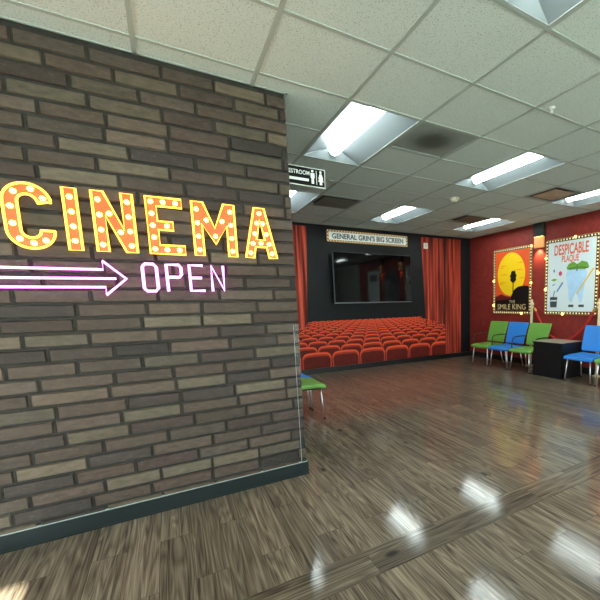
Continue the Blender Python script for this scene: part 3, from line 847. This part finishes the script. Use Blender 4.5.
m.box((-0.4, -0.02, -0.2), (0.4, 0.0, 0.2)); m.build('wall_bracket_frame', M_BLACKMETAL, t)
MB().box((-0.03, -0.153, -TH/2-0.008), (0.03, -0.13, -TH/2)).build('sensor_bar', M_BEZEL, t)

# white light-sensor box on far wall
t = thing('wall_sensor', 'small white box on the far wall at the top of the right curtain', 'sensor', (4.812, YF-0.005, 2.505))
MB().rbox((-0.05, -0.035, -0.06), (0.05, 0, 0.06), 0.006, 2).build('case', M_SWITCH, t)
MB().box((-0.018, -0.038, -0.025), (0.018, -0.0345, 0.03)).build('cover', mat('switch_cover', (196,196,186), 0.4), t)

# ------------------------------------------------------------------ posters on the red wall (local X runs toward the viewer)
RZ = -PI/2
P1W, P1H = 1.035, 1.352
g1 = [(-P1W/2+0.012, 0.02), (-P1W/2+0.012, -0.50), (P1W/2-0.02, P1H/2-0.03), (P1W/2-0.012, -0.06), (0.28, -P1H/2+0.012)]
t = board('poster', 'poster titled THE SMILE KING with a yellow sun on orange, in a frame of bulbs', 'poster', (XR, 5.588, 1.70), RZ, P1W, P1H, 0.058, M_DARKBROWN, M_POSTERORANGE, 0.060, 0.0150, g1)
W2, H2 = P1W/2-0.060, P1H/2-0.060
a_ = MB(); y = -0.0238
sunc = (-0.02, 0.14); SRX, SRZ = 0.375, 0.44
a_.plate([(sunc[0]+SRX*math.cos(2*PI*k/48), sunc[1]+SRZ*math.sin(2*PI*k/48)) for k in range(48)], y-0.0004, 0.0004, 0)
for (xa, xb, z_) in ((-0.38,-0.10,0.32),(-0.34,-0.20,0.28),(0.12,0.36,0.36),(0.06,0.34,0.22),(-0.39,-0.12,-0.02),(-0.36,-0.22,-0.06),(0.18,0.35,0.05),(-0.32,-0.08,0.14)):
    a_.plate([(xa, z_-0.006), ((xa+xb)/2, z_-0.011), (xb, z_), ((xa+xb)/2, z_+0.011)], y-0.0008, 0.0004, 1)
a_.plate([(-W2,-0.32),(-0.36,-0.29),(-0.28,-0.262),(-0.18,-0.30),(0.05,-0.34),(W2,-0.36),(W2,-0.44),(-W2,-0.44)], y-0.0012, 0.0004, 2)
a_.plate([(-W2,-0.40),(-0.2,-0.385),(0.0,-0.36),(W2,-0.36),(W2,-H2),(-W2,-H2)], y-0.0016, 0.0004, 3)
# rounded dark hill on the right with one round tree
hill = [(-0.03,-0.40)]+[(-0.03+0.11*u+0.36*u*u*0.9, -0.40+0.29*math.sin(min(1.0, u*1.25)*PI/2)-0.0*u) for u in [q/10 for q in range(1, 11)]]+[(W2,-0.13),(W2,-0.45),(0.0,-0.45)]
a_.plate(hill, y-0.0020, 0.0004, 3)
a_.plate([(0.032,-0.22),(0.060,-0.22),(0.055,0.0),(0.037,0.0)], y-0.0024, 0.0004, 3)
tree = [(0.046+(0.082+0.012*math.sin(9*q))*math.cos(q), 0.085+(0.125+0.012*math.sin(7*q))*math.sin(q)) for q in [2*PI*k/40 for k in range(40)]]
a_.plate(tree, y-0.0024, 0.0004, 3)
a_.build('sunset_print', [M_SUNINK, M_STRIPEINK, M_HAZEINK, M_BLACKINK], t)
m = MB()
m.mesh(text_mesh('THE', -0.055, 0.105, -0.455, -0.395, y=-0.0268, bold=0.0))
m.mesh(text_mesh('SMILE KING', -0.385, 0.385, -0.585, -0.475, y=-0.0268, bold=0.0))
m.build('lettering', M_GOLDINK, t)

P2W, P2H = 1.06, 1.362
g2 = [(-P2W/2+0.012, 0.36), (-P2W/2+0.012, -0.22), (0.08, P2H/2-0.012), (P2W/2-0.012, 0.02), (-0.13, -P2H/2+0.012)]
t = board('poster', 'white poster titled DESPICABLE PLAQUE in a frame of bulbs', 'poster', (XR, 4.222, 1.71), RZ, P2W, P2H, 0.058, M_DARKBROWN, M_PAPER, 0.060, 0.0150, g2)
m = MB()
m.mesh(text_mesh('DESPICABLE', -0.34, 0.335, 0.385, 0.575, y=-0.0250, bold=0.024))
m.mesh(text_mesh('PLAQUE', -0.18, 0.16, 0.235, 0.375, y=-0.0250, bold=0.024))
m.build('lettering', M_TITLEINK, t)
a_ = MB()
def blob(cx, cz, rx, rz, n=28, f=lambda q: 1.0): return [(cx+rx*f(2*PI*k/n)*math.cos(2*PI*k/n), cz+rz*f(2*PI*k/n)*math.sin(2*PI*k/n)) for k in range(n)]
# a plain molar, mint leaves, a brush and a cup
tooth = [(-0.08,0.03),(-0.06,0.11),(0.0,0.14),(0.08,0.125),(0.14,0.125),(0.22,0.14),(0.29,0.11),(0.32,0.03),(0.30,-0.10),(0.275,-0.22),(0.26,-0.36),(0.235,-0.46),(0.20,-0.47),(0.165,-0.36),(0.125,-0.29),(0.085,-0.36),(0.045,-0.47),(0.01,-0.46),(-0.02,-0.36),(-0.035,-0.22),(-0.065,-0.10)]
a_.plate(tooth, y-0.0004, 0.0004, 0)
leaf1 = [(0.13,0.11),(-0.02,0.11),(-0.08,0.15),(-0.03,0.22),(0.06,0.25),(0.13,0.20)]
leaf2 = [(0.13,0.11),(0.28,0.10),(0.36,0.14),(0.32,0.22),(0.22,0.25),(0.13,0.20)]
a_.plate(leaf1, y-0.0008, 0.0004, 1); a_.plate(leaf2, y-0.0008, 0.0004, 1)
a_.plate([(0.127,0.20),(0.135,0.20),(0.14,0.08),(0.12,0.08)], y-0.0012, 0.0004, 2)
a_.plate([(-0.07,0.135),(-0.06,0.12),(0.12,0.145),(0.12,0.155)], y-0.0012, 0.0004, 2)
a_.plate([(0.35,0.13),(0.34,0.115),(0.14,0.145),(0.14,0.155)], y-0.0012, 0.0004, 2)
a_.plate([(0.13,-0.31),(0.15,-0.32),(0.45,0.10),(0.43,0.12)], y-0.0012, 0.0004, 3)
a_.plate(blob(-0.20,0.06,0.035,0.042), y-0.0004, 0.0004, 4)
a_.plate(blob(-0.335,0.115,0.02,0.03), y-0.0004, 0.0004, 5)
a_.plate([(-0.40,-0.05),(-0.33,-0.02),(-0.26,-0.045),(-0.33,-0.075)], y-0.0004, 0.0004, 1)
a_.plate([(-0.37,-0.14),(-0.31,-0.115),(-0.305,-0.13),(-0.36,-0.16)], y-0.0004, 0.0004, 5)
a_.plate([(-0.28,-0.26),(-0.25,-0.27),(-0.13,-0.11),(-0.16,-0.09)], y-0.0004, 0.0004, 5)
a_.plate([(-0.40,-0.55),(-0.26,-0.55),(-0.25,-0.36),(-0.41,-0.36)], y-0.0004, 0.0004, 6)
a_.plate([(-0.35,-0.36),(-0.33,-0.36),(-0.30,-0.25),(-0.325,-0.245)], y-0.0004, 0.0004, 5)
a_.plate([(-0.395,-0.44),(-0.265,-0.44),(-0.262,-0.415),(-0.398,-0.415)], y-0.0008, 0.0004, 7)
a_.plate([(-0.02,-0.545),(0.09,-0.545),(0.085,-0.50),(-0.015,-0.50)], y-0.0004, 0.0004, 6)
a_.plate([(0.18,-0.545),(0.29,-0.545),(0.285,-0.50),(0.185,-0.50)], y-0.0004, 0.0004, 6)
a_.build('tooth_print', [M_TOOTHINK, M_GREENINK, M_GREENDARK, M_YELLOWINK, M_MAGENTAINK, M_BLUEINK, M_CHARCOAL, M_PAPER], t)

# poster and dark doorway print further along the red wall (seen in the television)
t = board('poster', 'plain white poster further along the red wall, mirrored in the television', 'poster', (XR, 1.62, 1.75), RZ, 0.95, 1.36, 0.058, M_DARKBROWN, M_PAPER, 0.11, 0.0165)
MB().box((-0.28, -0.0245, 0.28), (0.28, -0.0236, 0.50)).build('title_block', M_CHARCOAL, t)
t = thing('doorway_print', 'dark doorway print on the red wall, mirrored in the television', 'mural', (XR, 2.83, 0.12), RZ)
MB().plate([(-0.48,0),(0.48,0),(0.48,1.9)]+[(0.48*math.cos(PI*k/14), 1.9+0.3*math.sin(PI*k/14)) for k in range(1,14)]+[(-0.48,1.9)], -0.006, 0.005).build('panel', M_BLACKINK, t)

# printed gold columns; lamps and glowing panels added for their gold
def lit_column(y, label):
    t = thing('lit_print_column', label, 'printed column', (XR, y, 2.49), RZ, 'printed columns with added glow')
    m = MB(); m.box((-0.121, -0.055, 0.004), (0.121, -0.001, HZ-2.49-0.004)); m.build('column_cap', M_COLUMNCAP, t)
    MB().box((-0.105, -0.048, -0.002), (0.105, -0.042, 0.004)).build('lamp', M_ADDEDLAMP, t)  # lamp added under the dark column cap
    sg = MB(); sg.rbox((-0.112, -0.040, -0.20), (0.112, -0.001, -0.003), 0.012, 3); sg.build('added_glow_panel', M_COLUMNGLOW, t)  # glowing panel added in place of the printed gold
    sl = bpy.data.lights.new('added_glow_spot', 'SPOT'); sl.energy = 12.0; sl.color = (1.0, 0.74, 0.36); sl.spot_size = math.radians(100); sl.spot_blend = 0.8; sl.shadow_soft_size = 0.02  # spot added to wash the wall below the column top
    so_ = bpy.data.objects.new('added_glow_spot', sl); COL.objects.link(so_); so_.parent = t; so_.location = (0, -0.075, -0.205)
    so_.rotation_euler = Vector((0, 0.35, -1)).to_track_quat('-Z', 'Y').to_euler()
lit_column(4.912, 'dark-capped printed gold column with added glow between the two posters')
lit_column(3.45, 'dark-capped printed gold column with added glow past the white poster, mirrored in the television')
lit_column(2.18, 'dark-capped printed gold column with added glow beside the doorway print, mirrored in the television')

# ------------------------------------------------------------------ stanchions with a red rope against the red wall
def stanchion(y, label, s=-1):
    t = thing('rope_stanchion', label, 'stanchion', (XR-0.085, y, 0))
    MB().lathe([(0.0,0.0),(0.068,0.0),(0.068,0.012),(0.05,0.022),(0.03,0.03),(0.0,0.03)]).build('base', M_POST, t)
    MB().cyl((0,0,0.02), (0,0,1.14), 0.026, 18).build('post', M_POST, t)
    MB().lathe([(0.026,1.14),(0.044,1.145),(0.044,1.165),(0.03,1.175),(0.03,1.20),(0.042,1.215),(0.042,1.24),(0.026,1.26),(0.02,1.275),(0.026,1.29),(0.018,1.31),(0.0,1.315)]).build('finial', M_POST, t)
    m = MB().cyl((0,0.024*s,1.155), (0,0.060*s,1.155), 0.008, 10); m.build('hook', M_GOLDEDGE, t)
stanchion(5.0, 'cream stanchion post standing between the two posters behind the green chair')
stanchion(3.61, 'cream stanchion post beyond the blue chair, out of the frame', 1)
t = thing('velvet_rope', 'red velvet rope hanging in a curve behind the black side table', 'rope', (XR-0.085, 4.920, 1.155))
pts = []
for k in range(29):
    u = k/28; yy = 0.006-1.232*u; zz = -0.565*(1-abs(2*u-1)**2.3)-0.02
    pts.append((0, yy, zz))
MB().tube(pts, 0.021, 10).build('rope', M_ROPE, t)
for e, sgn in ((pts[0], 1), (pts[-1], -1)):
    MB().cyl((0, e[1]+0.004*sgn, e[2]+0.006), (0, e[1]-0.030*sgn, e[2]-0.05), 0.024, 12).build('end_cap', M_GOLDEDGE, t)

# ------------------------------------------------------------------ chairs
SEATW = 0.50
def chair_meshes():
    d = {}
    def seat_fn(v):
        y = v.y; z_ = v.z
        f = max(0.0, (-0.10-y)/0.16)
        z_ -= 0.020*f*f                                # waterfall front
        z_ += 0.012*max(0, (y-0.05)/0.18)**2
        z_ += 0.010*(abs(v.x)/0.25)**2*(1 if y > -0.15 else 0.3)
        z_ -= 0.006
        return Vector((v.x*(1-0.05*max(0, (y-0.02)/0.2)), y, z_))
    d['seat'] = MB().rbox((-0.245, -0.25, 0.372), (0.245, 0.225, 0.424), 0.022, 4, cuts=(9, 9, 0), fn=seat_fn)
    def back_fn(v):                                    # leaning back, dished
        t_ = (v.z-0.46)/0.41
        x = v.x*(0.93+0.07*t_)
        y = v.y+0.10*t_ + 0.03*t_*t_ - 0.0 + 0.022*(1-(v.x/0.25)**2)
        return Vector((x, y, v.z))
    d['backrest'] = MB().rbox((-0.248, 0.20, 0.455), (0.248, 0.240, 0.868), 0.018, 4, cuts=(9, 0, 7), fn=back_fn)
    fr = MB()
    for s in (-1, 1):
        fr.tube([(s*0.20,-0.20,0.362),(s*0.20,0.20,0.366),(s*0.20,0.245,0.40),(s*0.20,0.262,0.50),(s*0.20,0.33,0.76)], 0.010, 8)
    fr.tube([(-0.20,-0.17,0.360),(0.20,-0.17,0.360)], 0.010, 8); fr.tube([(-0.20,0.17,0.362),(0.20,0.17,0.362)], 0.010, 8)
    d['frame'] = fr
    for s in (-1, 1):
        d[('leg', s, 0)] = MB().tube([(s*0.192,-0.195,0.36),(s*0.205,-0.205,0.22),(s*0.222,-0.218,0.012)], 0.0105, 10).cyl((s*0.222,-0.218,0.0), (s*0.222,-0.218,0.016), 0.014, 12, 1)
        d[('leg', s, 1)] = MB().tube([(s*0.192,0.17,0.36),(s*0.205,0.19,0.20),(s*0.222,0.235,0.012)], 0.0105, 10).cyl((s*0.222,0.235,0.0), (s*0.222,0.235,0.016), 0.014, 12, 1)
        pts = [(s*0.255,-0.13,0.37),(s*0.262,-0.135,0.45),(s*0.262,-0.13,0.54),(s*0.262,-0.115,0.585),(s*0.262,-0.085,0.612),(s*0.262,-0.04,0.622),(s*0.262,0.12,0.625),(s*0.262,0.245,0.622),(s*0.25,0.285,0.62)]
        d[('armrest', s)] = MB().tube(pts, 0.0105, 8).cyl((s*0.19,-0.13,0.365), (s*0.258,-0.13,0.37), 0.009, 8)
    return d
CHM = {}
def chair(x, y, rz, color, label, group, arms=()):
    t = thing('waiting_chair', label, 'chair', (x, y, 0), rz, group)
    m = M_GREEN if color == 'green' else M_BLUE
    d = chair_meshes()
    def part(key, name, mats):
        k2 = (key, color if key in ('seat', 'backrest') else '')
        if k2 in CHM: dup(CHM[k2], t)
        else: CHM[k2] = d[key].build(name, mats, t)
    part('seat', 'seat', m); part('backrest', 'backrest', m); part('frame', 'frame', M_BLACKMETAL)
    for s in (-1, 1):
        for q in (0, 1): part(('leg', s, q), 'leg', [M_CHROME, M_RUBBER])
    for s in arms: part(('armrest', s), 'armrest', M_BLACKMETAL)
    return t
G1 = 'chairs along the red wall'
CX = 5.545
chair(CX, 5.728, RZ, 'green', 'green vinyl chair in the far corner, below the sunset poster', G1, (-1,))
chair(CX, 5.205, RZ, 'blue', 'blue vinyl chair between two green chairs by the red wall', G1, (-1,))
chair(CX, 4.682, RZ, 'green', 'green vinyl chair right beside the black side table', G1, (-1, 1))
chair(CX, 3.515, RZ, 'blue', 'blue vinyl chair near side of the black table, under the white poster', G1)
chair(CX, 2.99, RZ, 'green', 'green vinyl chair cut by the right edge of the photo', G1)
G2 = 'chairs behind the brick wall'
chair(1.195, 4.325, PI/2, 'green', 'green chair seat peeking out behind the end of the brick wall', G2)
chair(1.195, 4.850, PI/2, 'blue', 'blue chair seat mostly hidden behind the peeking green seat', G2)

# side table
t = thing('side_table', 'black square side table with a pale top between the chairs', 'table', (5.625, 4.10, 0), RZ)
b = MB(); b.box((-0.285, -0.285, 0.0), (-0.262, 0.285, 0.572)); b.box((0.262, -0.285, 0.0), (0.285, 0.285, 0.572)); b.box((-0.262, -0.285, 0.0), (0.262, -0.262, 0.572)); b.box((-0.262, 0.262, 0.0), (0.262, 0.285, 0.572))
b.build('body', M_BLACKLAM, t)
b = MB(); b.rbox((-0.298, -0.298, 0.572), (0.298, 0.298, 0.594), 0.003, 2, smooth=False); b.build('tabletop', M_BLACKLAM, t)
MB().box((-0.294, -0.294, 0.594), (0.294, 0.294, 0.5965)).build('pale_surface', M_TOPLAM, t)['label'] = 'pale beige laminate surface'

# ------------------------------------------------------------------ light: sky, sun through the front windows
w = bpy.data.worlds.new('World'); SC.world = w; w.use_nodes = True
bg = w.node_tree.nodes['Background']; bg.inputs['Color'].default_value = (0.86, 0.95, 1.0, 1); bg.inputs['Strength'].default_value = 5.8
sun = bpy.data.lights.new('sun', 'SUN'); sun.energy = 48.0; sun.angle = math.radians(0.6); sun.color = (1.0, 0.97, 0.88)
so = bpy.data.objects.new('sun', sun); COL.objects.link(so); so.location = (0, -12, 10)
tan_el = (Z1W-0.05)/(2.49-(YN-0.06))
dr = Vector((-0.135, 1.0, -tan_el*math.hypot(1, 0.135)*1.0)).normalized()
so.rotation_euler = dr.to_track_quat('-Z', 'Y').to_euler()

# ------------------------------------------------------------------ camera
cam = bpy.data.cameras.new('camera'); co = bpy.data.objects.new('camera', cam); COL.objects.link(co)
yaw, pit, rol = map(math.radians, (32.4676, -7.8225, -1.1571)); f_px, px, py = 377.376, 410.838, 353.393
fw = Vector((math.sin(yaw)*math.cos(pit), math.cos(yaw)*math.cos(pit), math.sin(pit)))
r0 = Vector((math.cos(yaw), -math.sin(yaw), 0)); u0 = r0.cross(fw)
r1 = r0*math.cos(rol)+u0*math.sin(rol); u1 = -r0*math.sin(rol)+u0*math.cos(rol)
M = Matrix((( r1.x, u1.x, -fw.x, 0), (r1.y, u1.y, -fw.y, 0), (r1.z, u1.z, -fw.z, 1.3212), (0, 0, 0, 1)))
co.matrix_world = M
cam.sensor_fit = 'HORIZONTAL'; cam.sensor_width = 36.0; cam.lens = f_px/600*36
cam.shift_x = -(px-300)/600; cam.shift_y = (py-300)/600; cam.clip_start = 0.05
SC.camera = co
SC.view_settings.view_transform = 'Standard'; SC.view_settings.look = 'None'; SC.view_settings.gamma = 1.0; SC.view_settings.exposure = 0.97
try: SC.view_settings.use_curve_mapping = False
except Exception: pass
